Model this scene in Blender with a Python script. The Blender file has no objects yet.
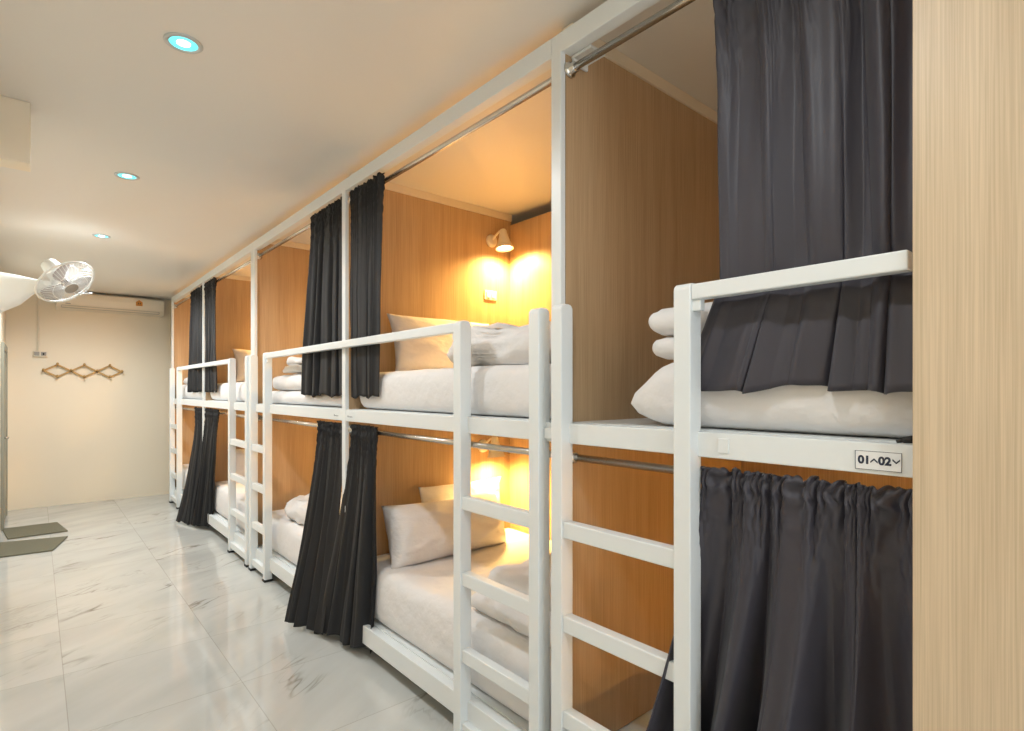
import bpy, bmesh, math, random
from mathutils import Vector, Matrix, noise
C = bpy.context.scene.collection
PI = math.pi
random.seed(4)

# ------------------------------------------------------------------ materials
def mat(name, col, rough=.5, metal=0, **kw):
    m = bpy.data.materials.new(name); m.use_nodes = True
    b = m.node_tree.nodes['Principled BSDF']
    b.inputs['Base Color'].default_value = (*col, 1)
    b.inputs['Roughness'].default_value = rough
    b.inputs['Metallic'].default_value = metal
    for k, v in kw.items():
        b.inputs[k].default_value = v
    return m
def nd(m, t, **kw):
    n = m.node_tree.nodes.new(t)
    for k, v in kw.items():
        if k.startswith('i_'):
            n.inputs[int(k[2:])].default_value = v
        else:
            setattr(n, k, v)
    return n
def lk(m, a, b): m.node_tree.links.new(a, b)
def add_bump(m, scale, strength, dist=.01, stretch=(1, 1, 1), detail=3):
    b = m.node_tree.nodes['Principled BSDF']
    tc = nd(m, 'ShaderNodeTexCoord'); mp = nd(m, 'ShaderNodeMapping')
    mp.inputs['Scale'].default_value = stretch
    nz = nd(m, 'ShaderNodeTexNoise'); nz.inputs['Scale'].default_value = scale; nz.inputs['Detail'].default_value = detail
    bp = nd(m, 'ShaderNodeBump'); bp.inputs['Strength'].default_value = strength; bp.inputs['Distance'].default_value = dist
    lk(m, tc.outputs['Object'], mp.inputs['Vector']); lk(m, mp.outputs['Vector'], nz.inputs['Vector'])
    lk(m, nz.outputs['Fac'], bp.inputs['Height']); lk(m, bp.outputs['Normal'], b.inputs['Normal'])
    return m

def wood(name, c1, c2, rough=.42):
    m = mat(name, c1, rough)
    b = m.node_tree.nodes['Principled BSDF']
    tc = nd(m, 'ShaderNodeTexCoord')
    mp = nd(m, 'ShaderNodeMapping'); mp.inputs['Scale'].default_value = (1, 1, .010)
    n1 = nd(m, 'ShaderNodeTexNoise'); n1.inputs['Scale'].default_value = 330; n1.inputs['Detail'].default_value = 3
    mp2 = nd(m, 'ShaderNodeMapping'); mp2.inputs['Scale'].default_value = (1, 1, .03)
    n2 = nd(m, 'ShaderNodeTexNoise'); n2.inputs['Scale'].default_value = 22; n2.inputs['Detail'].default_value = 5
    lk(m, tc.outputs['Object'], mp.inputs['Vector']); lk(m, mp.outputs['Vector'], n1.inputs['Vector'])
    lk(m, tc.outputs['Object'], mp2.inputs['Vector']); lk(m, mp2.outputs['Vector'], n2.inputs['Vector'])
    mx = nd(m, 'ShaderNodeMath', operation='MULTIPLY_ADD'); mx.inputs[1].default_value = .6
    ml = nd(m, 'ShaderNodeMath', operation='MULTIPLY'); ml.inputs[1].default_value = .4
    lk(m, n2.outputs['Fac'], ml.inputs[0]); lk(m, n1.outputs['Fac'], mx.inputs[0]); lk(m, ml.outputs[0], mx.inputs[2])
    cr = nd(m, 'ShaderNodeValToRGB')
    cr.color_ramp.elements[0].position = .36; cr.color_ramp.elements[0].color = (*c2, 1)
    cr.color_ramp.elements[1].position = .6; cr.color_ramp.elements[1].color = (*c1, 1)
    lk(m, mx.outputs[0], cr.inputs['Fac']); lk(m, cr.outputs['Color'], b.inputs['Base Color'])
    bp = nd(m, 'ShaderNodeBump'); bp.inputs['Strength'].default_value = .12; bp.inputs['Distance'].default_value = .002
    lk(m, n1.outputs['Fac'], bp.inputs['Height']); lk(m, bp.outputs['Normal'], b.inputs['Normal'])
    return m

M = {}
M['steel'] = add_bump(mat('white_painted_steel', (.78, .82, .83), .33), 60, .03)
M['wood'] = wood('oak_laminate', (.55, .39, .235), (.42, .285, .16))
M['wood_pale'] = wood('pale_oak_laminate', (.68, .54, .375), (.54, .42, .28))
M['linen'] = add_bump(mat('white_linen', (.80, .79, .79), .85), 7, .5, .04, (1, 1, 1), 4)
M['pillow'] = add_bump(mat('white_pillowcase', (.82, .79, .79), .8), 14, .35, .03, (1, 1, 1.6), 4)
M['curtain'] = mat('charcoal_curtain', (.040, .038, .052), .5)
M['curtain'].node_tree.nodes['Principled BSDF'].inputs['Sheen Weight'].default_value = .15
M['curtain'].node_tree.nodes['Principled BSDF'].inputs['Sheen Roughness'].default_value = .4
add_bump(M['curtain'], 900, .12, .001)
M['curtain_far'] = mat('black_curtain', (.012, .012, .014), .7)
add_bump(M['curtain_far'], 900, .12, .001)
M['chrome'] = mat('brushed_steel', (.62, .60, .56), .22, 1)
M['rubber'] = mat('black_rubber', (.012, .012, .012), .6)
M['ceiling'] = add_bump(mat('ceiling_paint', (.77, .75, .70), .42), 30, .02)
M['wall'] = add_bump(mat('cream_wall_paint', (.86, .77, .61), .5), 25, .03)
M['plastic'] = mat('white_plastic', (.80, .80, .77), .35)
M['ivory'] = mat('ivory_plastic', (.80, .72, .58), .4)
M['grey_plastic'] = mat('grey_plastic', (.35, .33, .29), .5)
M['dark'] = mat('dark_slot', (.03, .025, .02), .6)
M['sticker'] = mat('label_paper', (.84, .86, .88), .5)
M['ink'] = mat('navy_ink', (.02, .03, .06), .5)
M['orange'] = mat('orange_sticker', (.60, .25, .04), .5)
M['rack'] = add_bump(mat('pine_slats', (.50, .30, .10), .5), 40, .05, .01, (1, 1, 1))
M['matfab'] = add_bump(mat('grey_green_mat', (.185, .175, .12), .95), 160, .8, .01)
M['doorgrey'] = mat('grey_green_door', (.30, .30, .24), .5)
M['fan'] = mat('fan_white', (.80, .83, .82), .35)
M['fanblade'] = mat('fan_blade', (.40, .38, .37), .4)
M['lampwhite'] = mat('lamp_shade_enamel', (.80, .74, .64), .4)
def emit(name, col, s):
    m = mat(name, col, .5)
    b = m.node_tree.nodes['Principled BSDF']
    b.inputs['Emission Color'].default_value = (*col, 1); b.inputs['Emission Strength'].default_value = s
    return m
M['bulb'] = emit('warm_bulb', (1, .74, .40), 14)
M['led'] = emit('cool_led', (.75, .97, 1), 9)
M['ledring'] = emit('cyan_led_ring', (.12, .80, .90), 1.5)
M['trimmetal'] = mat('downlight_trim', (.55, .57, .56), .3, .4)

def marble():
    m = mat('marble_tile', (.8, .8, .75), .07)
    b = m.node_tree.nodes['Principled BSDF']
    T = .725
    tc = nd(m, 'ShaderNodeTexCoord'); sp = nd(m, 'ShaderNodeSeparateXYZ'); lk(m, tc.outputs['Object'], sp.inputs[0])
    def mt(op, a, bb=None, c=None):
        n = nd(m, 'ShaderNodeMath', operation=op)
        for i, v in enumerate((a, bb, c)):
            if v is None: continue
            if isinstance(v, (int, float)): n.inputs[i].default_value = v
            else: lk(m, v, n.inputs[i])
        return n.outputs[0]
    gx = mt('DIVIDE', mt('SUBTRACT', sp.outputs[0], .115), T); gy = mt('DIVIDE', mt('SUBTRACT', sp.outputs[1], .30), T)
    ix = mt('FLOOR', gx); iy = mt('FLOOR', gy); fx = mt('FRACT', gx); fy = mt('FRACT', gy)
    edx = mt('MINIMUM', fx, mt('SUBTRACT', 1, fx)); edy = mt('MINIMUM', fy, mt('SUBTRACT', 1, fy))
    grout = mt('MULTIPLY', mt('LESS_THAN', mt('MINIMUM', edx, edy), .0028), .45)
    cmb = nd(m, 'ShaderNodeCombineXYZ'); lk(m, ix, cmb.inputs[0]); lk(m, iy, cmb.inputs[1])
    wn = nd(m, 'ShaderNodeTexWhiteNoise', noise_dimensions='2D'); lk(m, cmb.outputs[0], wn.inputs['Vector'])
    sc = nd(m, 'ShaderNodeVectorMath', operation='SCALE'); lk(m, wn.outputs['Color'], sc.inputs[0]); sc.inputs['Scale'].default_value = 9
    ad = nd(m, 'ShaderNodeVectorMath', operation='ADD'); lk(m, tc.outputs['Object'], ad.inputs[0]); lk(m, sc.outputs[0], ad.inputs[1])
    # rotate so that veins run diagonally, stretched along one direction
    mp = nd(m, 'ShaderNodeMapping'); mp.inputs['Rotation'].default_value = (0, 0, R_VEIN); mp.inputs['Scale'].default_value = (1, 1, 1)
    lk(m, ad.outputs[0], mp.inputs['Vector'])
    st = nd(m, 'ShaderNodeMapping'); st.inputs['Scale'].default_value = (.45, 1.7, 1); lk(m, mp.outputs[0], st.inputs['Vector'])
    def vein(scale, width, detail, dist):
        n = nd(m, 'ShaderNodeTexNoise'); n.inputs['Scale'].default_value = scale; n.inputs['Detail'].default_value = detail
        n.inputs['Distortion'].default_value = dist; n.inputs['Roughness'].default_value = .6
        lk(m, st.outputs[0], n.inputs['Vector'])
        d = mt('ABSOLUTE', mt('SUBTRACT', n.outputs['Fac'], .5))
        return mt('SUBTRACT', 1, mt('MINIMUM', mt('DIVIDE', d, width), 1))
    v1 = vein(1.0, .013, 3.5, .5); v2 = vein(2.8, .02, 4, .4)
    pn = nd(m, 'ShaderNodeTexNoise'); pn.inputs['Scale'].default_value = 2.2; pn.inputs['Detail'].default_value = 2
    lk(m, ad.outputs[0], pn.inputs['Vector'])
    pr = nd(m, 'ShaderNodeMapRange'); lk(m, pn.outputs['Fac'], pr.inputs[0])
    pr.inputs[1].default_value = .50; pr.inputs[2].default_value = .72
    va = mt('MULTIPLY', mt('POWER', v1, 1.4), pr.outputs[0]); vb = mt('MULTIPLY', mt('MULTIPLY', v2, pr.outputs[0]), .35)
    cloud = nd(m, 'ShaderNodeTexNoise'); cloud.inputs['Scale'].default_value = 2.0; cloud.inputs['Detail'].default_value = 6
    lk(m, st.outputs[0], cloud.inputs['Vector'])
    cl = nd(m, 'ShaderNodeMapRange'); lk(m, cloud.outputs['Fac'], cl.inputs[0]); cl.inputs[1].default_value = .35; cl.inputs[2].default_value = .75
    m1 = nd(m, 'ShaderNodeMixRGB'); m1.inputs[1].default_value = (.60, .605, .575, 1); m1.inputs[2].default_value = (.48, .49, .465, 1); lk(m, cl.outputs[0], m1.inputs[0])
    m2 = nd(m, 'ShaderNodeMixRGB'); m2.inputs[2].default_value = (.19, .165, .12, 1); lk(m, m1.outputs[0], m2.inputs[1])
    lk(m, mt('MINIMUM', mt('ADD', va, vb), .85), m2.inputs[0])
    m3 = nd(m, 'ShaderNodeMixRGB'); m3.inputs[2].default_value = (.25, .23, .18, 1); lk(m, m2.outputs[0], m3.inputs[1]); lk(m, grout, m3.inputs[0])
    lk(m, m3.outputs[0], b.inputs['Base Color'])
    b.inputs['Specular IOR Level'].default_value = .6
    return m
R_VEIN = math.radians(-35)
M['marble'] = marble()

# ------------------------------------------------------------------ geometry helpers
def obj(name, bm, m, parent=None, smooth=False, bevel=0, seg=2):
    me = bpy.data.meshes.new(name)
    bmesh.ops.recalc_face_normals(bm, faces=bm.faces)
    bm.to_mesh(me); bm.free()
    o = bpy.data.objects.new(name, me); C.objects.link(o)
    me.materials.append(M[m] if isinstance(m, str) else m)
    if smooth:
        for p in me.polygons: p.use_smooth = True
    if bevel:
        b = o.modifiers.new('bevel', 'BEVEL'); b.width = bevel; b.segments = seg; b.limit_method = 'ANGLE'
        b.harden_normals = False
    if parent:
        o.parent = parent
        o.matrix_parent_inverse = parent.matrix_basis.inverted()
    return o
def bx(bm, x0, x1, y0, y1, z0, z1):
    mtx = Matrix.Translation(((x0+x1)/2, (y0+y1)/2, (z0+z1)/2)) @ Matrix.Diagonal((abs(x1-x0), abs(y1-y0), abs(z1-z0), 1))
    bmesh.ops.create_cube(bm, size=1, matrix=mtx)
    return bm
def box(*a): return bx(bmesh.new(), *a)
def tube(bm, p, q, r, seg=16, r2=None):
    p = Vector(p); q = Vector(q); d = q-p
    mtx = Matrix.Translation((p+q)/2) @ d.to_track_quat('Z', 'Y').to_matrix().to_4x4()
    bmesh.ops.create_cone(bm, cap_ends=True, segments=seg, radius1=r, radius2=r if r2 is None else r2, depth=d.length, matrix=mtx)
    return bm
def ball(bm, p, r, seg=12):
    bmesh.ops.create_uvsphere(bm, u_segments=seg, v_segments=seg//2+2, radius=r, matrix=Matrix.Translation(p)); return bm
def lathe(bm, prof, origin, axis, seg=28, close=False):
    rot = Vector(axis).to_track_quat('Z', 'Y').to_matrix(); o = Vector(origin)
    rings = []
    for r, z in prof:
        rings.append([bm.verts.new(o + rot @ Vector((r*math.cos(2*PI*i/seg), r*math.sin(2*PI*i/seg), z))) for i in range(seg)])
    for a, b in zip(rings, rings[1:]):
        for i in range(seg):
            j = (i+1) % seg
            bm.faces.new((a[i], a[j], b[j], b[i]))
    if close:
        bm.faces.new(rings[0]); bm.faces.new(rings[-1])
    return bm
def wire(bm, pts, r, seg=6, closed=False):
    pts = [Vector(p) for p in pts]; n = len(pts); rings = []
    for i, p in enumerate(pts):
        a = pts[(i-1) % n] if (closed or i > 0) else p
        b = pts[(i+1) % n] if (closed or i < n-1) else p
        q = (b-a).to_track_quat('Z', 'Y').to_matrix() if not closed else None
        t = (b-a).normalized()
        ref = Vector((0, 0, 1)) if abs(t.z) < .9 else Vector((1, 0, 0))
        u = t.cross(ref).normalized(); v = t.cross(u)
        rings.append([bm.verts.new(p + r*(math.cos(2*PI*k/seg)*u + math.sin(2*PI*k/seg)*v)) for k in range(seg)])
    for i in range(n if closed else n-1):
        A, B = rings[i], rings[(i+1) % n]
        for k in range(seg):
            bm.faces.new((A[k], A[(k+1) % seg], B[(k+1) % seg], B[k]))
    if not closed:
        bm.faces.new(rings[0]); bm.faces.new(rings[-1])
    return bm
def thing(name, label, cat, loc=(0, 0, 0), group=None):
    o = bpy.data.objects.new(name, None); C.objects.link(o); o.location = loc; o.empty_display_size = .1
    return tag(o, label, cat, group)
def tag(o, label, cat, group=None):
    o['label'] = label; o['category'] = cat
    if group: o['group'] = group
    return o
def struct(o): o['kind'] = 'structure'; return o

def soft_box(x0, x1, y0, y1, z0, z1, r, amp=.006, freq=5, res=.04, seed=0, puff=0, side=0):
    """upholstered box: rounded edges, slightly uneven faces"""
    bm = bmesh.new()
    L = (x1-x0, y1-y0, z1-z0)
    n = [max(4, min(60, int(l/res))) for l in L]
    n[2] = max(n[2], 6)
    cache = {}
    def vert(i, j, k):
        key = (i, j, k)
        if key in cache: return cache[key]
        def remap(t, n, l):   # denser near the ends
            a = t/n; return (a + .35*math.sin(2*PI*a)/(2*PI)*-1 if l < .5 else a)*l
        p = Vector((i/n[0]*L[0], j/n[1]*L[1], k/n[2]*L[2]))
        q = Vector([min(max(p[c], r), L[c]-r) for c in range(3)])
        d = p-q
        if d.length > 1e-6: p = q + d.normalized()*min(r, max(abs(d.x), abs(d.y), abs(d.z)))
        c = Vector((L[0]/2, L[1]/2, L[2]/2))
        u = (p.x-c.x)/(L[0]/2); v = (p.y-c.y)/(L[1]/2); w = (p.z-c.z)/(L[2]/2)
        if w > 0: p.z += puff*(1-u*u)*(1-v*v)*w
        s = side*(1-w*w)
        if abs(u) > .9: p.x += s*(1 if u > 0 else -1)
        if abs(v) > .9: p.y += s*(1 if v > 0 else -1)
        P = p + Vector((x0, y0, z0))
        nv = noise.noise_vector(P*freq + Vector((seed*7.3, seed, 0)))
        nv2 = noise.noise_vector(P*freq*2.7 + Vector((seed*3.3, 0, seed)))
        f = 1 if k > 0 else .1
        P += (nv*amp + nv2*amp*.5)*f
        v_ = bm.verts.new(P); cache[key] = v_; return v_
    def face(fn, a, b):
        for i in range(a):
            for j in range(b):
                bm.faces.new([fn(i, j), fn(i+1, j), fn(i+1, j+1), fn(i, j+1)])
    nx, ny, nz = n
    face(lambda i, j: vert(i, j, 0), nx, ny); face(lambda i, j: vert(i, j, nz), nx, ny)
    face(lambda i, j: vert(i, 0, j), nx, nz); face(lambda i, j: vert(i, ny, j), nx, nz)
    face(lambda i, j: vert(0, i, j), ny, nz); face(lambda i, j: vert(nx, i, j), ny, nz)
    return bm

def pillow_bm(w, h, t, mtx, seed=0, wr=.012, pe=3.2, pv=2.6, pw=.55):
    """w x h cushion lying in local XY, thickness t in Z; corners pulled to points"""
    bm = bmesh.new(); N = 40; Mn = 28
    sides = []
    for s in (1, -1):
        grid = []
        for i in range(N+1):
            row = []
            for j in range(Mn+1):
                u = -1+2*i/N; v = -1+2*j/Mn
                edge = i in (0, N) or j in (0, Mn)
                if s == -1 and edge: row.append(sides[0][i][j]); continue
                prof = max(0, (1-abs(u)**pe))**pw * max(0, (1-abs(v)**pv))**pw
                x = u*w/2*(1-.07*(1-abs(u)**2)*0 - .05*(1-v*v)*abs(u)**4*0)
                pinx = 1-.06*(1-abs(v)**2)*abs(u)**6*1.2
                piny = 1-.07*(1-abs(u)**2)*abs(v)**6*1.2
                p = Vector((u*w/2*pinx, v*h/2*piny, s*t/2*prof))
                q = p*7 + Vector((seed*5.1, seed*2, s*3))
                cr = noise.noise(Vector((q.x*.7, q.y*1.6, q.z)))
                ridge = (1-abs(noise.noise(Vector((q.x*.55+q.y*.4, q.y*1.3-q.x*.3, seed*9)))*2.2))
                p.z += s*wr*(cr + .7*max(0, ridge)**3)*prof
                p += noise.noise_vector(q*.6)*.012*(1 if edge else .6)
                row.append(bm.verts.new(mtx @ p))
            grid.append(row)
        sides.append(grid)
        for i in range(N):
            for j in range(Mn):
                f = [grid[i][j], grid[i+1][j], grid[i+1][j+1], grid[i][j+1]]
                bm.faces.new(f if s == 1 else f[::-1])
    return bm

def folded_bm(x0, x1, y0, y1, z0, layers, h, seed=0, slump=.03):
    """blanket folded in layers: one continuous serpentine cross-section swept along Y"""
    bm = bmesh.new()
    W = x1-x0; r = h/2
    cl = []
    for k in range(layers):
        zc = z0 + r + k*h
        a, b = (x0+r, x1-r) if k % 2 == 0 else (x1-r, x0+r)
        for i in range(15): cl.append((a+(b-a)*i/14, zc))
        if k < layers-1:
            sx = 1 if k % 2 == 0 else -1
            for i in range(1, 6):
                t = -PI/2 + PI*i/6
                cl.append((b + sx*r*math.cos(t), zc + r + r*math.sin(t)))
    n = len(cl); th = h*.49
    sec = []
    nrm = []
    for i in range(n):
        a = cl[max(0, i-1)]; b = cl[min(n-1, i+1)]
        dx, dz = b[0]-a[0], b[1]-a[1]; l = math.hypot(dx, dz)
        nrm.append((-dz/l, dx/l))
    loop = [(c[0]+m[0]*th, c[1]+m[1]*th) for c, m in zip(cl, nrm)]
    e = cl[-1]; dirx = cl[-1][0]-cl[-2][0]; sx = 1 if dirx > 0 else -1
    sd = 1 if nrm[-1][1] > 0 else -1
    loop += [(e[0]+sx*th*math.cos(t), e[1]+sd*th*math.sin(t)) for t in (PI/4, 0, -PI/4)]
    loop += [(c[0]-m[0]*th, c[1]-m[1]*th) for c, m in reversed(list(zip(cl, nrm)))]
    e = cl[0]
    loop += [(e[0]-th*math.cos(t), e[1]+th*math.sin(t)) for t in (-PI/4, 0, PI/4)]
    NY = 34; rings = []
    zt = z0 + layers*h
    for j in range(NY+1):
        v = -1+2*j/NY; y = y0+(y1-y0)*j/NY
        tap = (1-abs(v)**7*.85)
        ring = []
        for (x, z) in loop:
            P = Vector((x, y, z))
            hh = (z-z0)/(zt-z0)
            zz = z0 + (z-z0)*(1-slump*8*abs(v)**4*0 - .35*abs(v)**8)
            nv = noise.noise_vector(P*6+Vector((seed*4, seed, 0)))*.022*(.3+hh) + noise.noise_vector(P*15+Vector((seed, 0, seed)))*.009
            xx = x + (((x0+x1)/2)-x)*.06*abs(v)**6
            Q = Vector((xx, y, zz)) + nv
            Q.z = max(Q.z, z0+.002)
            ring.append(bm.verts.new(Q))
        rings.append(ring)
    m = len(loop)
    for j in range(NY):
        for i in range(m):
            bm.faces.new((rings[j][i], rings[j][(i+1) % m], rings[j+1][(i+1) % m], rings[j+1][i]))
    bm.faces.new(rings[0]); bm.faces.new(rings[-1])
    return bm

def crumple_bm(x0, x1, y0, y1, z0, h, seed=0, lump=1.0):
    """loosely bundled duvet: rounded mound with deep soft folds"""
    bm = bmesh.new()
    bmesh.ops.create_icosphere(bm, subdivisions=5, radius=1)
    cx, cy = (x0+x1)/2, (y0+y1)/2
    for v in bm.verts:
        p = v.co.copy()
        e = .55
        q = Vector([math.copysign(abs(c)**e, c) for c in p])
        P = Vector((cx+q.x*(x1-x0)/2*.92, cy+q.y*(y1-y0)/2*.92, z0+h*.5+q.z*h*.5))
        w = noise.noise_vector(P*3.3+Vector((seed*3, 0, seed)))
        s = Vector((P.x*5+w.x*1.5, P.y*5+w.y*1.5, P.z*9+w.z+seed))
        rd = 1-abs(noise.noise(s))*2
        P += p*(.05*rd*lump) + w*.045*lump
        P += noise.noise_vector(P*17)*.007
        P.z = max(P.z, z0+.002)
        v.co = P
    return bm

# curtain: pleated cloth hung on a rod running along Y
def lerp(a, b, t): return a+(b-a)*t
def curtain(name, label, group, top, bot, z_rod, z_bot, x_rod, x_bot, folds, m, head=.035, amp=.03, seed=0, warp=0, sway=None, gather=1.0, pleat_top=.5, powv=1.0):
    NS, NV = 220, 70
    bm = bmesh.new(); g = []
    rnd = random.Random(seed)
    ph = [rnd.uniform(0, 6.28) for _ in range(6)]
    for j in range(NV+1):
        # rows: j=0 top of heading
        z = 0
        NH = 12
        t = .05*j/NH if j <= NH else .05+.95*(j-NH)/(NV-NH)
        v = max(0, (t-.05)/.95)
        row = []
        for i in range(NS+1):
            s = i/NS
            sw = s + warp*math.sin(PI*s)*(1-v)
            sw = min(1, max(0, sw))
            y = lerp(lerp(top[0], top[1], sw), lerp(bot[0], bot[1], s), v**powv)
            zb = z_bot[0]*(1-s)+z_bot[1]*s if isinstance(z_bot, tuple) else z_bot
            ztop = z_rod+head
            if t < .05: z = lerp(ztop, z_rod-.03, t/.05)
            else: z = lerp(z_rod-.03, zb, v)
            # folds
            q = folds*2*PI*(s + .035*math.sin(2*PI*s*2.3+ph[0]) + .02*math.sin(2*PI*s*5.1+ph[1]))
            lowfreq = math.sin(q+ph[2]+.5*v) + .22*math.sin(2*q+ph[3]-.8*v) + .35*math.sin(.5*q+ph[4]+v)
            fine = math.sin(q*2.9+ph[5]) + .6*math.sin(q*5.3+ph[1])
            a = amp*(pleat_top+(1-pleat_top)*min(1, v*1.6))*(.75+.35*math.sin(3.1*s+ph[4]))
            near = math.exp(-v*9)
            cz = abs(math.sin(q*.5+ph[3]+.35*math.sin(2.2*v+ph[0])))
            cz2 = abs(math.sin(q*.93+ph[5]-.5*v))
            dp = .55+.45*noise.noise(Vector((s*3.1, v*1.4, seed*1.7)))
            xo = a*(lowfreq*.55 + 1.3*(cz-.62)*(.5+dp) + .7*(cz2-.62)*dp)*(1-near*.75) + gather*.0065*(fine + .8*math.sin(q*8.3+ph[0]+6*math.sin(t*50)))*near*(1.25-.6*math.exp(-((z-z_rod)/.012)**2))
            nz = noise.noise(Vector((s*6, v*3+seed, seed*2.2)))
            xo += .012*nz*min(1, v*2)
            xb = lerp(x_bot[0], x_bot[1], s) if isinstance(x_bot, tuple) else x_bot
            x = lerp(x_rod-.024, xb, v**1.5)
            if t < .05:                    # heading ruffle + the pocket round the rod
                z += head*.35*gather*noise.noise(Vector((s*26, seed, 1)))*(1-t/.05)
            hem = .008*math.sin(q*.5+ph[0])+.006*math.sin(q+ph[2])
            z += hem*v**6
            y += .012*math.sin(q+ph[3]+1.2)*min(1, v*2)*(0 if i in (0, NS) else 1)
            xo_s = xo
            if sway: x, y, z, xo_s = sway(s, v, x, y, z, xo)
            row.append(bm.verts.new((x-xo_s, y, z)))
        g.append(row)
    for j in range(NV):
        for i in range(NS):
            bm.faces.new((g[j][i], g[j][i+1], g[j+1][i+1], g[j+1][i]))
    o = obj(name, bm, m, None, True)
    so = o.modifiers.new('thickness', 'SOLIDIFY'); so.thickness = .004; so.offset = 0
    return tag(o, label, 'curtain', group)

# ------------------------------------------------------------------ dimensions (metres; floor z=0, camera above x=0,y=0)
CAMZ = 1.565
XF, XL, XB = 1.45, 1.41, 2.78         # frame front, ladder front, back panel
ZD0, ZD1 = 1.373, 1.445               # middle deck beam
ZC = 2.921
Y_FAR, X_LEFT = 9.74, -.30
Y_END = -3.0

# ------------------------------------------------------------------ room shell
struct(obj('floor', box(X_LEFT-.1, 3.1, Y_END, Y_FAR+.1, -.08, 0), 'marble'))
struct(obj('ceiling', box(X_LEFT-.1, 3.1, Y_END, Y_FAR+.1, ZC, ZC+.1), 'ceiling'))
struct(obj('wall_left', box(X_LEFT-.1, X_LEFT, Y_END, Y_FAR+.1, 0, ZC), 'wall'))
struct(obj('wall_far', box(X_LEFT, 3.1, Y_FAR, Y_FAR+.1, 0, ZC), 'wall'))
struct(obj('wall_right', box(2.98, 3.1, Y_END, Y_FAR, 0, ZC), 'wall'))
struct(obj('trim_1', box(X_LEFT, -.02, 3.47, 3.60, 2.63, ZC), 'wall', bevel=.004))
# door with its frame on the left wall, near the mats
d = struct(thing('door_1', 'grey green door in the left wall beside the doormats', 'door', (X_LEFT, 8.9, 0)))
bm = bmesh.new(); bx(bm, X_LEFT, X_LEFT+.018, 8.46, 9.34, .01, 2.02)
for z0, z1 in ((.25, .95), (1.1, 1.85)): bx(bm, X_LEFT+.018, X_LEFT+.024, 8.60, 9.20, z0, z1)
obj('door_leaf', bm, 'doorgrey', d, bevel=.002)
bm = bmesh.new(); bx(bm, X_LEFT, X_LEFT+.03, 8.38, 8.455, 0, 2.1); bx(bm, X_LEFT, X_LEFT+.03, 9.345, 9.42, 0, 2.1); bx(bm, X_LEFT, X_LEFT+.03, 8.455, 9.345, 2.025, 2.1)
obj('door_frame', bm, 'doorgrey', d, bevel=.003)
bm = bmesh.new(); tube(bm, (X_LEFT+.018, 8.55, 1.02), (X_LEFT+.06, 8.55, 1.02), .011); tube(bm, (X_LEFT+.058, 8.54, 1.02), (X_LEFT+.058, 8.65, 1.02), .009)
obj('door_handle', bm, 'chrome', d, True)

# ------------------------------------------------------------------ bunk modules
def stile(parent, y0, y1, top=1.872):
    bm = bmesh.new()
    # rounded top cap profile in the XZ plane, extruded along Y
    x0, x1 = XL, XL+.06; r = .02
    prof = [(x0, .018), (x1, .018), (x1, top-r)]
    prof += [(x1-r+r*math.cos(t), top-r+r*math.sin(t)) for t in (PI/8, PI/4, 3*PI/8, PI/2)]
    prof += [(x0+r+r*math.cos(t), top-r+r*math.sin(t)) for t in (PI/2, 5*PI/8, 3*PI/4, 7*PI/8, PI)]
    a = [bm.verts.new((x, y0, z)) for x, z in prof]; b = [bm.verts.new((x, y1, z)) for x, z in prof]
    n = len(prof)
    for i in range(n): bm.faces.new((a[i], a[(i+1) % n], b[(i+1) % n], b[i]))
    bm.faces.new(a); bm.faces.new(b)
    s = obj('stile', bm, 'steel', parent, bevel=.004)
    f = obj('rubber_foot', box(XL-.004, XL+.064, y0-.004, y1+.004, 0, .018), 'rubber', s, bevel=.002)
    return s
def ladder(parent, yn, yf):
    """yn, yf: (y0,y1) of near and far stile"""
    bm = box(XL+.004, XL+.05, yn[1]-.002, yf[0]+.002, 0, 0); bm.free()
    lad = bpy.data.objects.new('ladder', None); C.objects.link(lad); lad.location = (XL, (yn[0]+yf[1])/2, 0); lad.empty_display_size = .1
    lad.parent = parent; lad.matrix_parent_inverse = parent.matrix_basis.inverted()
    return lad
def make_ladder(parent, yn, yf):
    # stiles are parts of the bunk; rungs too (thing > part), feet one deeper
    stile(parent, *yn); stile(parent, *yf)
    for zt in (1.098, .765, .428, .105):
        obj('rung', box(XL+.008, XL+.05, yn[1]-.001, yf[0]+.001, zt-.058, zt), 'steel', parent, bevel=.004)
def guard(parent, y0, y1, brackets=True):
    obj('guard_rail', box(XL+.004, XL+.042, y0, y1, 1.822, 1.866), 'steel', parent, bevel=.004)
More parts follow.
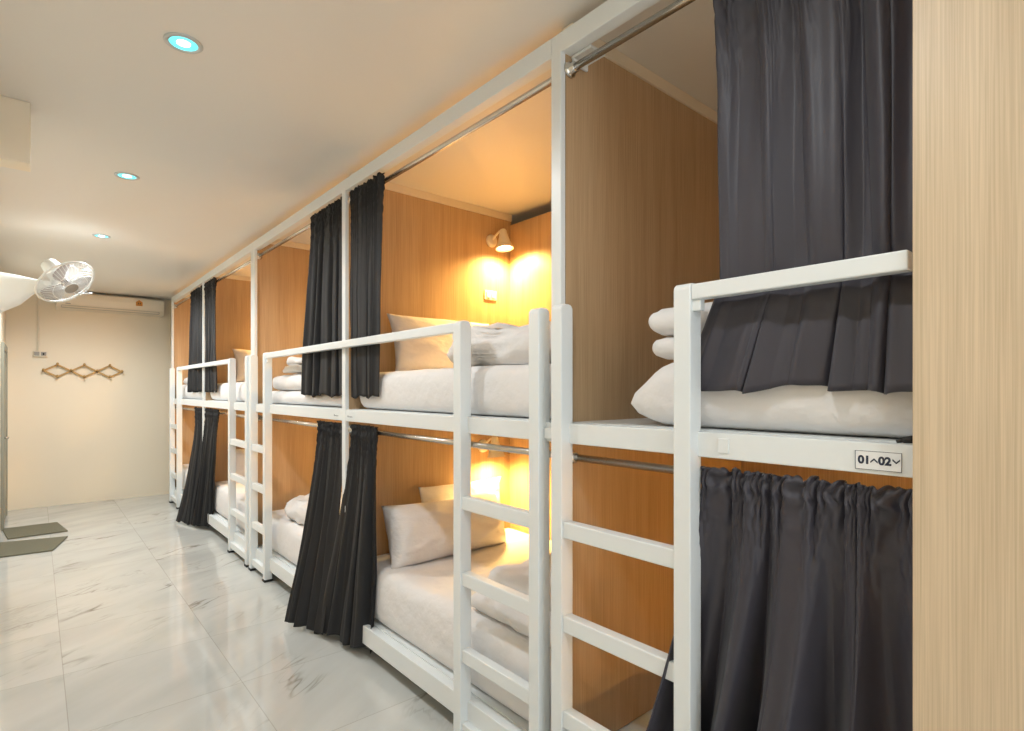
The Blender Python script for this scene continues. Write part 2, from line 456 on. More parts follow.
def module(label, y0, y1, posts, ladders, rails, seam=None):
    t = thing('bunk_bed', label, 'bunk bed', (XF, (y0+y1)/2, 0), 'white steel bunk beds along the right wall')
    obj('top_beam', box(XF, XF+.05, y0, y1, 2.795, 2.868), 'steel', t, bevel=.003)
    obj('deck_beam', box(XF, XF+.045, y0, y1, ZD0, ZD1), 'steel', t, bevel=.003)
    obj('base_beam', box(XF, XF+.05, y0, y1, .085, .19), 'steel', t, bevel=.003)
    obj('upper_deck', box(XF+.045, XB-.002, max(y0, -.86)+.005, y1-.005, 1.415, 1.447), 'steel', t)
    obj('lower_deck', box(XF+.05, XB-.002, y0+.005, y1-.005, .15, .195), 'steel', t)
    bm = bmesh.new(); y = y0+.3
    for y in (y0+.25, (y0+y1)/2, y1-.25):
        bx(bm, XF+.02, XF+.06, y-.02, y+.02, .018, .085); bx(bm, XB-.1, XB-.06, y-.02, y+.02, .018, .15)
    for yy, w in posts:
        obj('post', box(XF-.003, XF+.022, yy-w/2, yy+w/2, ZD1-.3 if False else .085, 2.80), 'steel', t, bevel=.003)
    bm.free()
    for yn, yf in ladders: make_ladder(t, yn, yf)
    for a, b in rails: guard(t, a, b)
    return t

PART = [1.435, 3.295, 5.19, 7.12, 9.04]     # partitions
b0 = module('white steel bunk bed nearest, beside the pale wood panel, with number sign', -.86, 1.468, [(1.443, .05)],
            [((.87, .925), (1.379, 1.432))], [(.352, .87)])
b1 = module('white steel double bunk in the middle with a lamp lit upper bay', 1.470, 5.20, [(3.295, .05), (5.17, .05)],
            [((1.497, 1.552), (1.995, 2.05)), ((4.735, 4.79), (5.12, 5.175))], [(2.05, 4.735)])
b2 = module('white steel double bunk farthest, next to the cream end wall', 5.205, 9.08, [(5.23, .05), (7.12, .05), (9.04, .06)],
            [((5.25, 5.305), (5.82, 5.875)), ((8.42, 8.475), (8.93, 8.985))], [(5.875, 8.42)])
# bracket under the near guard rail, joint plate, corner bracket
obj('rail_bracket', box(XL+.012, XL+.036, .845, .871, 1.79, 1.823), 'steel', b0, bevel=.002)
obj('rail_bracket', box(XL+.012, XL+.036, 2.049, 2.075, 1.79, 1.823), 'steel', b1, bevel=.002)
obj('rail_bracket', box(XL+.012, XL+.036, 4.71, 4.736, 1.79, 1.823), 'steel', b1, bevel=.002)
obj('joint_plate', box(XF-.014, XF-.0035, 1.436, 1.494, 1.385, 1.425), 'steel', b1, bevel=.002)
bm = bmesh.new(); bx(bm, XF+.05, XF+.13, 1.32, 1.416, 2.785, 2.797); bx(bm, XF+.05, XF+.13, 1.404, 1.414, 2.765, 2.786)
obj('corner_bracket', bm, 'steel', b0, bevel=.002)
obj('beam_clip', box(XF-.004, XF+.001, .775, .805, 1.39, 1.43), 'steel', b0, bevel=.001)

# wood partitions between the bays and back panels
plab = ['brown wood partition behind the near ladder, floor to ceiling',
        'amber lit wood partition carrying the bright wall lamp, behind the white pillows',
        'wood partition lit orange, beside the folded blankets, left of the middle curtains',
        'wood partition behind the far pair of curtains, in the farthest double bunk',
        'wood end partition at the cream wall, last one of the row']
parts = []
for i, y in enumerate(PART):
    p = tag(obj('wood_partition', box(XF+.023, XB+.02, y-.017, y+.017, .2, 2.868), 'wood', None), plab[i], 'partition', 'wood partitions of the bunks')
    parts.append(p)
    tr = obj('top_trim', box(XF+.05, XB+.02, y-.026, y+.026, 2.869, ZC-.002), 'ivory', p)
tag(obj('wood_partition', box(XF+.05, XB+.02, -.86-.034, -.862, .2, 2.868), 'wood'), 'wood end partition hidden behind the pale panel at right', 'partition', 'wood partitions of the bunks')
ys = [-.86]+PART
blab = ['wood back board behind the near curtain at right', 'yellow lit wood back board right of the bright wall lamp',
        'wood back board behind the middle curtains', 'wood back board left of the far ladder, behind the far curtains', 'wood back board of the last bay by the end wall']
for i in range(5):
    a, b = ys[i]+.018, ys[i+1]-.018
    tag(obj('back_board', box(XB, XB+.02, a, b, .2, 2.835), 'wood'), blab[i], 'back panel', 'wood back boards of the bunks')
# pale upright panel closing the near end
pp = tag(obj('wood_panel', box(XF-.052, XF-.032, -1.9, .340, 0, ZC-.002), 'wood_pale', None, bevel=.0015), 'pale vertical grain wood panel at the right edge of the room', 'wood panel')

# ------------------------------------------------------------------ rods
def rod(label, y0, y1, z, x=1.492):
    t = thing('curtain_rod', label, 'curtain rod', (x, (y0+y1)/2, z), 'chrome curtain rods')
    obj('bar', tube(bmesh.new(), (x, y0, z), (x, y1, z), .0135, 20), 'chrome', t, True)
    for y, s in ((y0, 1), (y1, -1)):
        bm = bmesh.new(); lathe(bm, [(.030, 0), (.030, .004), (.024, .010), (.019, .012), (.019, .03), (.0135, .032)], (x, y, z), (0, s, 0), 24, True)
        obj('flange', bm, 'chrome', t, True)
ZU, ZL = 2.742, 1.319
rl_up = ['upper chrome curtain rod nearest, over the brown wood bay', 'upper chrome curtain rod over the amber lit bay', 'upper chrome curtain rod left of the middle post',
         'upper chrome curtain rod over the far double bunk, nearer half', 'upper chrome curtain rod at the end wall, last of the row']
rl_lo = ['lower chrome curtain rod behind the near ladder', 'lower chrome curtain rod above the lit lower pillow', 'lower chrome curtain rod left of the middle floor length curtains',
         'lower chrome curtain rod behind the far ladder', 'lower chrome curtain rod at the end wall, under the last bay']
for i in range(5):
    rod(rl_up[i], ys[i]+.019, ys[i+1]-.019, ZU); rod(rl_lo[i], ys[i]+.019, ys[i+1]-.019, ZL)

# ------------------------------------------------------------------ curtains
def sway_near_up(s, v, x, y, z, xo):
    # the guard rail presses the cloth flat at its height, below it the cloth flares
    h = math.exp(-((z-1.845)/.05)**2)
    xo *= (1-.6*h); x += .022*min(1, v*4)
    if z < 1.87:
        k = (1.87-z)/.3
        y += .115*k*(1-s)**1.2
        x -= .03*k
        xo *= 1+.5*k
    z += .02*s*0
    return x, y, z, xo
curtain('upper_curtain', 'large charcoal curtain hanging behind the near guard rail', 'charcoal curtains', (.826, .335), (.832, .335), ZU, 1.565, 1.492, 1.488, 3.6, 'curtain', amp=.050, seed=3, sway=sway_near_up, pleat_top=.8)
def sway_near_lo(s, v, x, y, z, xo):
    xo *= .7+.8*v
    return x, y, z, xo
curtain('lower_curtain', 'long charcoal curtain under the number sign, gathered at its heading', 'charcoal curtains', (.872, .352), (1.13, .33), ZL, .205, 1.492, 1.466, 3.8, 'curtain', head=.024, amp=.048, seed=8, warp=.0, sway=sway_near_lo, gather=1.6, pleat_top=.35, powv=1.7)
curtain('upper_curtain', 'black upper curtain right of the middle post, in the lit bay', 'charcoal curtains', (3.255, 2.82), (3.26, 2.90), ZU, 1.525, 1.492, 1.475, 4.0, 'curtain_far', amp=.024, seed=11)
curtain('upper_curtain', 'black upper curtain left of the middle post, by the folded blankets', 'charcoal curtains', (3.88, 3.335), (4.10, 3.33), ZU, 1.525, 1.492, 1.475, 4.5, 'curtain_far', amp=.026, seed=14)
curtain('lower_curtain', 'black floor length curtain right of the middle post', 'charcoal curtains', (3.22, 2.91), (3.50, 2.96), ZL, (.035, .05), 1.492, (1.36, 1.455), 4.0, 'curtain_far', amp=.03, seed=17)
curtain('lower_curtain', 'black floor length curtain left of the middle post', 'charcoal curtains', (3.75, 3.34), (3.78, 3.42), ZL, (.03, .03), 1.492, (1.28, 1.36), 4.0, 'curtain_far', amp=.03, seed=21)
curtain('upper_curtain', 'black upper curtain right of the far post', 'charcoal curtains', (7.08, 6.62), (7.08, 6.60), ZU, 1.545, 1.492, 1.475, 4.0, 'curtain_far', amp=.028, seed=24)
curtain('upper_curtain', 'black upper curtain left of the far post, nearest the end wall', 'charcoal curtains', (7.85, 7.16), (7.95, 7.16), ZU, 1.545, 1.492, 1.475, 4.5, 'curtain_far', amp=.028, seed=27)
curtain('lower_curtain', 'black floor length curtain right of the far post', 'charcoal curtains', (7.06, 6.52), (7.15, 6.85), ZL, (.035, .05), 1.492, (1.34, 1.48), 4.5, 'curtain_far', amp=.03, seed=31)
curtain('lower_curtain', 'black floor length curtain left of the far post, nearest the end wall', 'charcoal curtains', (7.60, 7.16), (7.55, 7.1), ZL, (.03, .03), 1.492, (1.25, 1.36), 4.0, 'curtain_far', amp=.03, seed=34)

# ------------------------------------------------------------------ mattresses
def mattress(label, y0, y1, z0, z1, seed, x0=1.515, side=.012):
    o = obj('mattress', soft_box(x0, XB-.03, y0, y1, z0, z1, .05, .007, 4, .035, seed, .012, side), 'linen', None, True)
    return tag(o, label, 'mattress', 'white sheeted mattresses')
UZ0, UZ1, LZ0, LZ1 = 1.449, 1.672, .197, .52
mattress('white upper mattress of the nearest bunk, behind the charcoal curtain', -.80, 1.06, UZ0, 1.66, 1, 1.53, .02)
for v in bpy.data.objects['mattress'].data.vertices:
    k = max(0, (v.co.y-.85)/.22); h = (v.co.z-UZ0)/.21
    v.co.y += min(k, 1)*.10*max(0, math.exp(-((h-.33)/.33)**2))
mattress('white lower mattress of the nearest bunk, behind the long curtain', -.80, 1.05, LZ0, LZ1, 2, 1.555)
mattress('white upper mattress in the lit bay right of the middle post', 1.50, 3.22, UZ0, UZ1, 3)
mattress('cream lit lower mattress with a leaning pillow, behind the middle ladder', 1.50, 3.25, LZ0, LZ1, 4)
mattress('white upper mattress under the folded blanket stack, left of the middle curtains', 3.36, 5.10, UZ0, 1.555, 5)
mattress('white lower mattress left of the floor length middle curtains', 3.34, 5.13, LZ0, LZ1-.02, 6)
mattress('white upper mattress right of the far curtains', 5.25, 7.06, UZ0, 1.64, 7)
mattress('white lower mattress right of the far floor length curtains', 5.25, 7.06, LZ0, LZ1, 8)
mattress('white upper mattress of the last bay by the end wall', 7.16, 8.98, UZ0, 1.64, 9)
mattress('white lower mattress of the last bay by the end wall', 7.16, 8.98, LZ0, LZ1, 10)

# ------------------------------------------------------------------ pillows
def pillow(label, cx, cy, z0, w, h, t, lean, rz, seed, name='pillow', **kw):
    """stands on its long edge at z0, leaning back by lean (rad) towards +Y when positive"""
    rot = Matrix.Rotation(rz, 4, 'Z') @ Matrix.Rotation(PI/2-lean, 4, 'X')
    up = rot @ Vector((0, h/2, 0))
    mtx = Matrix.Translation(Vector((cx, cy, z0)) + up) @ rot
    return tag(obj(name, pillow_bm(w, h, t, mtx, seed, **kw), 'pillow', None, True), label, 'pillow', 'white pillows')
pillow('white pillow upright against the amber partition in the upper lit bay', 2.10, 3.08, 1.672, .84, .40, .15, .30, .02, 1)
pillow('plump white pillow leaning on the partition in the lower lit bay', 2.01, 2.91, .508, .88, .38, .26, .36, .0, 2, wr=.022, pe=5, pv=2.8, pw=.5)
pillow('white pillow peeking out behind the plump leaning pillow', 2.28, 3.165, .530, .72, .40, .08, .10, .0, 3)
pillow('white pillow in the upper bay right of the far curtains', 2.15, 6.92, 1.655, .84, .40, .15, .25, 0, 4)
pillow('white pillow in the lower bay right of the far curtains', 2.1, 6.85, .53, .84, .38, .18, .4, 0, 5)
pillow('white pillow in the lower last bay by the end wall', 1.95, 7.32, .53, .74, .38, .16, -.3, 0, 6)
# bedding of the other compartments
def tagd(o, label, cat='blanket', group='folded white blankets'): return tag(o, label, cat, group)
tagd(obj('folded_blanket', soft_box(1.54, 2.05, .50, 1.085, 1.665, 1.738, .03, .008, 6, .03, 31, .01, .01), 'linen', None, True), 'lower of two folded white blankets on the near upper mattress')
tagd(obj('folded_blanket', soft_box(1.535, 2.05, .46, 1.10, 1.742, 1.835, .045, .010, 5, .03, 32, .015, .012), 'linen', None, True), 'topmost folded white blanket on the near upper mattress')
tagd(obj('duvet', crumple_bm(1.55, 2.3, 1.52, 2.48, 1.672, .165, 12, .8), 'linen', None, True), 'bundled white duvet on the upper mattress behind the middle ladder', 'duvet', 'bundled white duvets')
tagd(obj('duvet', folded_bm(1.54, 2.10, 1.53, 2.13, .522, 1, .12, 3), 'linen', None, True), 'folded white duvet on the lower mattress behind the middle ladder', 'duvet', 'bundled white duvets')
tagd(obj('folded_blanket', folded_bm(1.60, 2.05, 1.54, 2.06, .645, 1, .10, 13), 'linen', None, True), 'rolled white blanket on the folded duvet, lower bay behind the middle ladder')
tagd(obj('folded_blanket', soft_box(1.53, 2.02, 3.92, 4.92, 1.560, 1.69, .055, .016, 7, .03, 44, .012, .012), 'linen', None, True), 'bottom blanket of the stack left of the middle curtains')
tagd(obj('folded_blanket', folded_bm(1.53, 1.98, 3.95, 4.72, 1.702, 1, .062, 5), 'linen', None, True), 'middle blanket of the stack left of the middle curtains')
tagd(obj('folded_blanket', folded_bm(1.54, 1.97, 3.97, 4.66, 1.768, 1, .062, 6), 'linen', None, True), 'top blanket of the stack left of the middle curtains')
tagd(obj('duvet', crumple_bm(1.56, 2.1, 4.15, 4.85, .505, .15, 7, .8), 'linen', None, True), 'bundled white duvet on the lower mattress left of the middle curtains', 'duvet', 'bundled white duvets')
tagd(obj('folded_blanket', folded_bm(1.56, 2.1, 5.35, 5.85, 1.645, 1, .10, 8), 'linen', None, True), 'folded white blanket on the upper mattress behind the far ladder')
tagd(obj('folded_blanket', folded_bm(1.56, 2.1, 8.35, 8.9, 1.645, 1, .09, 9), 'linen', None, True), 'folded white blanket on the last upper mattress by the end wall')

# ------------------------------------------------------------------ bunk lamps, each with its light
LAMPS = []
def wall_lamp(label, x, y, z, d, power, grp='bunk wall lamps', col=(1, .60, .18), cone=168, on=True):
    """d: +1 partition on the +Y side of the lamp, -1 on the -Y side"""
    t = thing('wall_lamp', label, 'wall lamp', (x, y, z), grp)
    bm = bmesh.new(); lathe(bm, [(.001, .026), (.03, .025), (.044, .018), (.048, .006), (.048, 0)], (x, y, z), (0, -d, 0), 28, True)
    obj('wall_plate', bm, 'lampwhite', t, True)
    e = Vector((x+.035, y-d*.10, z+.045))
    bm = bmesh.new(); wire(bm, [(x, y-d*.02, z+.005), (x+.004, y-d*.045, z+.03), (x+.015, y-d*.08, z+.058), e+Vector((0, 0, .012)), e], .008, 8)
    obj('arm', bm, 'lampwhite', t, True)
    ax = Vector((.0, -d*.14, -1)).normalized()
    bm = bmesh.new(); lathe(bm, [(.001, -.03), (.018, -.028), (.026, -.018), (.028, .0), (.034, .03), (.049, .075), (.065, .118), (.0665, .122), (.0635, .119), (.047, .077), (.031, .032), (.022, .012), (.001, .011)], e, ax, 28)
    obj('lamp_shade', bm, 'lampwhite', t, True)
    c = e+ax*.092
    bm = bmesh.new(); lathe(bm, [(.001, -.055), (.014, -.05), (.022, -.02), (.038, .0), (.041, .012), (.033, .022), (.001, .026)], c, ax, 20)
    obj('bulb', bm, 'bulb', t, True)
    if on:
        ld = bpy.data.lights.new('bulb_light', 'SPOT'); ld.energy = power; ld.color = col; ld.shadow_soft_size = .04
        ld.spot_size = math.radians(cone); ld.spot_blend = .9
        lo = bpy.data.objects.new('bulb_light', ld); C.objects.link(lo); lo.location = e+ax*.135
        lo.rotation_euler = ax.to_track_quat('-Z', 'Y').to_euler()
    return t
LP = 105
for (i, y, d, zs) in ((1, PART[1]-.017, 1, 'a'), (2, PART[1]+.017, -1, 'b'), (3, PART[3]-.017, 1, 'c'), (4, PART[3]+.017, -1, 'd')):
    nm = {1: ('in the upper bay right of the middle post', 'in the lower bay above the plump leaning pillow'),
          2: ('in the upper bay behind the middle curtains', 'in the lower bay behind the middle curtains'),
          3: ('in the upper bay right of the far curtains', 'in the lower bay right of the far curtains'),
          4: ('in the last upper bay by the end wall', 'in the last lower bay by the end wall')}[i]
    wall_lamp('lit white cone lamp on wood '+nm[0], 2.60, y, 2.685, d, LP*(1.1 if i == 1 else 1.25))
    wall_lamp('lit white cone lamp on wood '+nm[1], 2.52, y, 1.15, d, LP*(.85 if i == 1 else 1.1))
wall_lamp('lit white cone lamp in the nearest lower bay behind the long curtain', 2.3, -.862, 1.19, -1, LP*1.1)
wall_lamp('added unseen fill lamp in the nearest upper bay behind the charcoal curtain', 2.4, -.862, 2.685, -1, LP*.75, col=(1, .82, .58), cone=112)  # unseen lamp, added so light bounces onto this bay's ceiling
# switch plates
def switch(label, x, y, z):
    t = thing('light_switch', label, 'light switch', (x, y, z), 'bunk light switches')
    obj('plate', box(x-.058, x+.058, y-.009, y, z-.036, z+.036), 'ivory', t, bevel=.003)
    obj('rocker', box(x-.040, x-.008, y-.014, y-.009, z-.02, z+.02), 'plastic', t, bevel=.002)
    obj('outlet', box(x+.008, x+.040, y-.012, y-.009, z-.02, z+.02), 'plastic', t, bevel=.002)
switch('ivory switch plate below the bright wall lamp in the upper bay', 2.59, PART[1]-.017, 2.275)

# ------------------------------------------------------------------ number signs
def mark(txt, size, bold=0):
    cu = bpy.data.curves.new('txt', 'FONT'); cu.body = txt; cu.size = size; cu.offset = bold; cu.align_x = 'CENTER'; cu.align_y = 'CENTER'; cu.extrude = .0003
    o = bpy.data.objects.new('txt', cu); C.objects.link(o)
    dg = bpy.context.evaluated_depsgraph_get(); dg.update()
    me = bpy.data.meshes.new_from_object(o.evaluated_get(dg)); bpy.data.objects.remove(o)
    return me
s = thing('number_sign', 'white number sign 01 and 02 on the deck beam near the pale panel', 'sign', (XF, .41, 1.40))
YC, ZS = .4175, 1.404
obj('card', box(XF-.0025, XF, YC-.046, YC+.046, ZS-.0215, ZS+.0215), 'sticker', s)
bm = bmesh.new()
for a in ((YC-.046, YC+.046, ZS+.0205, ZS+.0215), (YC-.046, YC+.046, ZS-.0215, ZS-.0205), (YC-.046, YC-.045, ZS-.0215, ZS+.0215), (YC+.045, YC+.046, ZS-.0215, ZS+.0215)):
    bx(bm, XF-.003, XF-.0024, a[0], a[1], a[2], a[3])
obj('border', bm, 'ink', s)
def place_mesh(me, nm, yc, zc, parent, m):
    o = bpy.data.objects.new(nm, me); C.objects.link(o); me.materials.clear(); me.materials.append(M[m])
    rot = Matrix(((0, 0, -1, 0), (-1, 0, 0, 0), (0, 1, 0, 0), (0, 0, 0, 1)))
    me.transform(Matrix.Translation((XF-.0028, yc, zc)) @ rot)
    o.parent = parent; o.matrix_parent_inverse = parent.matrix_basis.inverted()
place_mesh(mark('01', .025, .0011), 'digits', YC+.0275, ZS, s, 'ink')
place_mesh(mark('02', .025, .0011), 'digits', YC-.0135, ZS, s, 'ink')
def chev(yc, zc, up):
    bm = bmesh.new(); k = 1 if up else -1
    for sg in (1, -1):
        p = [(yc+sg*.0072, zc-k*.0025), (yc, zc+k*.0045), (yc, zc+k*.0005), (yc+sg*.0072, zc-k*.0065)]
        a = [bm.verts.new((XF-.0032, y, z)) for y, z in p]; b = [bm.verts.new((XF-.0024, y, z)) for y, z in p]
        for i in range(4): bm.faces.new((a[i], a[(i+1) % 4], b[(i+1) % 4], b[i]))
        bm.faces.new(a); bm.faces.new(b)
    obj('arrow', bm, 'ink', s)
chev(YC+.0075, ZS+.001, True); chev(YC-.0355, ZS+.001, False)
# two small illegible tags by the middle post
for yc, lb in ((3.20, 'small white tag with dark mark right of the middle post'), (3.405, 'small white tag with dark mark left of the middle post')):
    t = thing('number_tag', lb, 'sign', (XF, yc, 1.4), 'small tags at the middle post')
    obj('card', box(XF-.0025, XF, yc-.05, yc+.05, 1.385, 1.427), 'steel', t)
    bm = bmesh.new()
    for k in range(4): bx(bm, XF-.0032, XF-.0024, yc+.03-k*.018-.004, yc+.03-k*.018+.004, 1.399, 1.409-(k > 0)*.004)
    obj('mark', bm, 'ink', t)
# small black clip on the deck by the panel
bm = bmesh.new(); tube(bm, (XF+.008, .350, 1.457), (XF+.008, .372, 1.454), .009, 12, .007); tube(bm, (XF+.008, .371, 1.454), (XF+.008, .384, 1.451), .006, 12, .0045)
tag(obj('cable_plug', bm, 'rubber', None, True), 'small black plug on the deck edge beside the pale panel', 'plug')

# ------------------------------------------------------------------ downlights
def downlight(label, x, y, k=1):
    t = thing('downlight', label, 'downlight', (x, y, ZC), 'ceiling downlights down the aisle')
    bm = bmesh.new(); lathe(bm, [(.050, -.001), (.050, .005), (.064, .005), (.068, .002), (.068, -.001)], (x, y, ZC), (0, 0, -1), 40)
    obj('trim_ring', bm, 'trimmetal', t, True)
    bm = bmesh.new(); lathe(bm, [(.024, .0015), (.036, .002), (.05, .001)], (x, y, ZC), (0, 0, -1), 40)
    obj('reflector', bm, 'ledring', t, True)
    bm = bmesh.new(); lathe(bm, [(.0005, .006), (.015, .005), (.024, .0015)], (x, y, ZC), (0, 0, -1), 32)
    obj('led_bulb', bm, 'led', t, True)
    ld = bpy.data.lights.new('downlight_beam', 'SPOT'); ld.energy = DL*k; ld.color = (.94, .98, 1.0); ld.shadow_soft_size = .05
    ld.spot_size = math.radians(165); ld.spot_blend = .6
    lo = bpy.data.objects.new('downlight_beam', ld); C.objects.link(lo); lo.location = (x, y, ZC-.02)
DL = 62
for y, lb in ((2.486, 'round cyan white downlight nearest, largest in view'), (4.262, 'round cyan white downlight, middle of the three in view'), (6.066, 'round cyan white downlight farthest, just above the fan'), (7.86, 'added unseen downlight behind the cage of the wall fan'),  # the one behind the fan cage is added to brighten the far wall
              (.70, 'round downlight above the near end of the aisle'), (-1.1, 'round downlight behind the near end of the aisle')):
    downlight(lb, .438, y, .62 if y < 2 else .8 if y < 3 else 1.3 if y < 5 else 1.7 if y < 7 else 2.3)

# ------------------------------------------------------------------ wall fan
fc = Vector((.185, 5.85, 2.45))
_r = (fc-Vector((0, 0, CAMZ))).normalized(); _R = _r.cross(Vector((0, 0, 1))).normalized(); _U = _R.cross(_r)
ax = (_R*.50 - _U*.62 - _r*.58).normalized()
t = thing('wall_fan', 'white wall fan with wire cage above the aisle, by the left wall', 'fan', (X_LEFT, 6.1, 2.4))
ref = Vector((0, 0, 1)); eu = ax.cross(ref).normalized(); ev = eu.cross(ax).normalized()
RF = .212
def fpt(r, a, z): return fc + (eu*math.cos(a) + ev*math.sin(a))*r + ax*z
def cage(nm, sgn, depth):
    bm = bmesh.new()
    for k in range(48):
        a = 2*PI*k/48
        wire(bm, [fpt(.05+(RF-.05)*q/6, a, sgn*depth*math.sqrt(max(0, 1-((.05+(RF-.05)*q/6)/RF)**2.5))) for q in range(7)], .0017, 4)
    for r in (.05, .13, RF):
        z = sgn*depth*math.sqrt(max(0, 1-(r/RF)**2.5))
        wire(bm, [fpt(r, 2*PI*k/48, z) for k in range(48)], .0025 if r < RF else .004, 6, True)
    return obj(nm, bm, 'fan', t, True)
cage('front_cage', 1, .075); cage('rear_cage', -1, .075)
bm = bmesh.new(); wire(bm, [fpt(RF+.003, 2*PI*k/60, 0) for k in range(60)], .0085, 8, True); obj('cage_rim', bm, 'fan', t, True)
bm = bmesh.new(); lathe(bm, [(.001, .086), (.03, .085), (.05, .078), (.052, .07)], fc, ax, 28, True); obj('cage_badge', bm, 'grey_plastic', t, True)
bm = bmesh.new(); lathe(bm, [(.001, .035), (.022, .032), (.03, .015), (.03, -.03)], fc, ax, 24, True); obj('hub', bm, 'fanblade', t, True)
for k in range(3):
    bm = bmesh.new(); g = []
    for i in range(9):
        r = .025+(.20-.025)*i/8; row = []
        for j in range(9):
            w = (.42+.35*math.sin(PI*i/8*.8)) * (-.5+j/8); a = 2*PI*k/3+.5 + w*1.35 + .25*i/8
            row.append(bm.verts.new(fpt(r*(1-.08*abs(-.5+j/8)*2*(i/8)), a, -.035*(w)*1.6)))
        g.append(row)
    for i in range(8):
        for j in range(8): bm.faces.new((g[i][j], g[i+1][j], g[i+1][j+1], g[i][j+1]))
    o = obj('blade', bm, 'fanblade', t, True); so = o.modifiers.new('th', 'SOLIDIFY'); so.thickness = .003
bm = bmesh.new(); lathe(bm, [(.06, -.07), (.066, -.09), (.066, -.17), (.058, -.215), (.035, -.235), (.001, -.238)], fc, ax, 28); lathe(bm, [(.001, -.069), (.06, -.07)], fc, ax, 28)
obj('motor_housing', bm, 'fan', t, True)
mp = fc - ax*.13
bm = bmesh.new(); tube(bm, mp+Vector((0, 0, -.04)), mp+Vector((-.01, .03, -.115)), .03, 20, .026); ball(bm, mp+Vector((-.01, .03, -.12)), .034, 16); obj('neck', bm, 'fan', t, True)
# wall bracket: wedge arm
bm = bmesh.new()
e = mp+Vector((-.01, .03, -.12))
secs = [(X_LEFT, 6.08, 2.34, .07, .17), (X_LEFT+.08, 6.08, 2.35, .065, .165), (X_LEFT+.20, 6.07, 2.38, .055, .12), (X_LEFT+.29, 6.05, 2.42, .042, .06), (e.x-.02, e.y+.01, e.z, .032, .035), (e.x+.02, e.y, e.z, .02, .022)]
rings = []
for (x, y, z, hy, hz) in secs:
    rings.append([bm.verts.new((x, y+hy*math.copysign(abs(math.cos(a))**.5, math.cos(a)), z+hz*math.copysign(abs(math.sin(a))**.5, math.sin(a)))) for a in [2*PI*k/20 for k in range(20)]])
for a, b in zip(rings, rings[1:]):
    for k in range(20): bm.faces.new((a[k], a[(k+1) % 20], b[(k+1) % 20], b[k]))
bm.faces.new(rings[0]); bm.faces.new(rings[-1])
obj('wall_bracket', bm, 'fan', t, True)
bm = bmesh.new(); q = fpt(RF+.005, math.radians(0), 0); 
tube(bm, fpt(RF-.01, math.radians(205), 0), fpt(RF-.01, math.radians(205), 0)+Vector((.09, -.05, .005)), .006, 8); obj('oscillation_pin', bm, 'fan', t, True)

# ------------------------------------------------------------------ far wall: air conditioner, conduit, socket, coat rack
Y = Y_FAR
t = thing('air_conditioner', 'white split air conditioner high on the cream end wall', 'air conditioner', (.85, Y, 2.66))
bm = bmesh.new()
prof = [(0, 2.655), (-.10, 2.655), (-.165, 2.675), (-.195, 2.72), (-.205, 2.80), (-.20, 2.86), (-.18, 2.885), (0, 2.885)]
a = [bm.verts.new((.20, Y+y, z)) for y, z in prof]; b = [bm.verts.new((1.435, Y+y, z)) for y, z in prof]
for i in range(len(prof)): bm.faces.new((a[i], a[(i+1) % len(prof)], b[(i+1) % len(prof)], b[i]))
bm.faces.new(a); bm.faces.new(b)
obj('housing', bm, 'ivory', t, bevel=.008)
bm = bmesh.new(); bx(bm, .26, 1.37, Y-.192, Y-.178, 2.700, 2.704); bx(bm, .26, 1.37, Y-.176, Y-.160, 2.672, 2.676); bx(bm, .258, .262, Y-.196, Y-.17, 2.674, 2.703); bx(bm, 1.368, 1.372, Y-.196, Y-.17, 2.674, 2.703)
obj('louver', bm, 'grey_plastic', t)
bm = bmesh.new(); p = [(1.085, 2.77), (1.165, 2.77), (1.165, 2.825), (1.125, 2.855), (1.085, 2.825)]
a = [bm.verts.new((x, Y-.2085, z)) for x, z in p]; b = [bm.verts.new((x, Y-.200, z)) for x, z in p]
for i in range(5): bm.faces.new((a[i], a[(i+1) % 5], b[(i+1) % 5], b[i]))
bm.faces.new(a); bm.faces.new(b)
st_ = obj('sticker', bm, 'orange', t)
bm = bmesh.new(); bx(bm, 1.108, 1.120, Y-.2095, Y-.2075, 2.798, 2.816); bx(bm, 1.130, 1.142, Y-.2095, Y-.2075, 2.798, 2.816); bx(bm, 1.104, 1.146, Y-.2095, Y-.2075, 2.782, 2.787)
obj('sticker_mark', bm, 'dark', st_)
obj('brand_plate', box(.30, .355, Y-.204, Y-.199, 2.722, 2.733), 'grey_plastic', t)
bm = bmesh.new(); tube(bm, (.02, Y-.012, 2.09), (.02, Y-.012, ZC-.003), .012, 12)
for z in (2.3, 2.7): bx(bm, .0, .04, Y-.02, Y, z, z+.015)
tag(obj('conduit_pipe', bm, 'ivory', None, False), 'thin vertical conduit pipe above the socket on the end wall', 'pipe')
t = thing('wall_socket', 'grey double wall socket at the foot of the conduit on the end wall', 'socket', (.045, Y, 2.045))
obj('back_box', box(-.03, .12, Y-.035, Y, 2.008, 2.085), 'ivory', t, bevel=.005)
bm = bmesh.new(); bx(bm, -.02, .035, Y-.040, Y-.034, 2.022, 2.071); bx(bm, .05, .105, Y-.040, Y-.034, 2.022, 2.071); obj('outlet', bm, 'grey_plastic', t, bevel=.002)
bm = bmesh.new(); bx(bm, .068, .085, Y-.042, Y-.0395, 2.03, 2.06); obj('slot', bm, 'dark', t)
t = thing('coat_rack', 'folding wooden lattice coat rack with pegs on the end wall', 'coat rack', (.50, Y, 1.82))
nx = [.075, .365, .65, .935]; zc, dz = 1.825, .082
k = 0
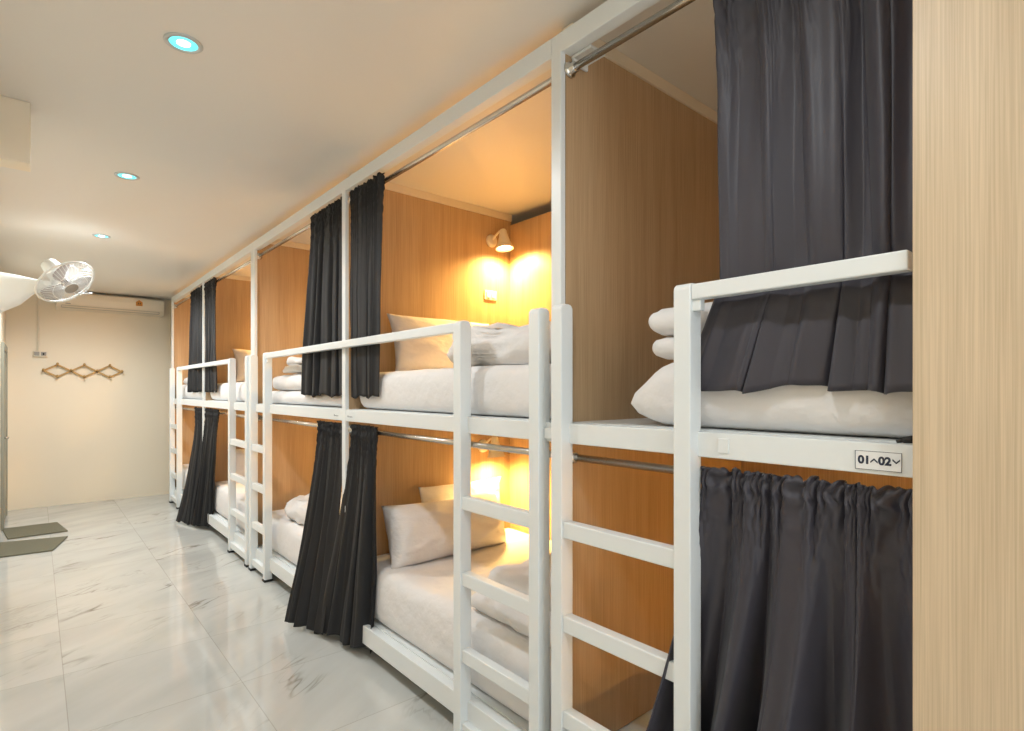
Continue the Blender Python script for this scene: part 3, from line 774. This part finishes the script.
for i in range(3):
    x0, x1 = nx[i], nx[i+1]; xm = (x0+x1)/2
    for (p, q, off) in (((x0, zc), (xm, zc+dz), .012), ((xm, zc+dz), (x1, zc), .026), ((x0, zc), (xm, zc-dz), .026), ((xm, zc-dz), (x1, zc), .012)):
        bm = bmesh.new(); dx, dzz = q[0]-p[0], q[1]-p[1]; l = math.hypot(dx, dzz); ux, uz = dx/l, dzz/l; w = .011
        c = [(p[0]-ux*.015-uz*w, p[1]-uz*.015+ux*w), (q[0]+ux*.015-uz*w, q[1]+uz*.015+ux*w), (q[0]+ux*.015+uz*w, q[1]+uz*.015-ux*w), (p[0]-ux*.015+uz*w, p[1]-uz*.015-ux*w)]
        a = [bm.verts.new((x, Y-off, z)) for x, z in c]; b = [bm.verts.new((x, Y-off-.012, z)) for x, z in c]
        for s_ in range(4): bm.faces.new((a[s_], a[(s_+1) % 4], b[(s_+1) % 4], b[s_]))
        bm.faces.new(a); bm.faces.new(b); obj('slat', bm, 'rack', t, bevel=.002)
    for z in (zc+dz, zc-dz):
        bm = bmesh.new(); tube(bm, (xm, Y-.005, z), (xm, Y-.085, z+.012), .009, 10); ball(bm, (xm, Y-.088, z+.013), .015, 12); obj('peg', bm, 'rack', t, True)
for x in nx:
    bm = bmesh.new(); tube(bm, (x, Y-.0005, zc), (x, Y-.085, zc+.012), .009, 10); ball(bm, (x, Y-.088, zc+.013), .015, 12); obj('peg', bm, 'rack', t, True)

# ------------------------------------------------------------------ doormats
def doormat(pts, label):
    bm = bmesh.new(); a = [bm.verts.new((x, y, .001)) for x, y in pts]; b = [bm.verts.new((x, y, .014)) for x, y in pts]
    for i in range(4): bm.faces.new((a[i], a[(i+1) % 4], b[(i+1) % 4], b[i]))
    bm.faces.new(a); bm.faces.new(b)
    o = obj('doormat', bm, 'matfab', None, bevel=.004)
    tag(o, label, 'doormat', 'grey doormats by the door')
doormat([(-.290, 8.44), (.190, 8.45), (.268, 7.86), (-.225, 7.84)], 'grey green doormat farther from the camera, by the door')
doormat([(-.285, 7.70), (.258, 7.56), (.125, 7.0), (-.285, 7.04)], 'grey green doormat nearer to the camera, in the aisle')

# ------------------------------------------------------------------ camera, world, view
cam = bpy.data.cameras.new('camera'); co = bpy.data.objects.new('camera', cam); C.objects.link(co)
F = 556.0
cam.sensor_width = 36; cam.lens = F*36/1024
cam.shift_y = 24.5/1024
cam.clip_start = .02
co.location = (0, 0, CAMZ)
yaw = math.atan(476/556)
co.rotation_euler = (PI/2, 0, -yaw)
bpy.context.scene.camera = co
w = bpy.data.worlds.new('world'); bpy.context.scene.world = w; w.use_nodes = True
w.node_tree.nodes['Background'].inputs[0].default_value = (.86, .93, 1, 1); w.node_tree.nodes['Background'].inputs[1].default_value = 3.0
sc = bpy.context.scene
sc.view_settings.view_transform = 'Standard'; sc.view_settings.look = 'None'; sc.view_settings.gamma = 1; sc.view_settings.exposure = .0
sc.view_settings.use_curve_mapping = False
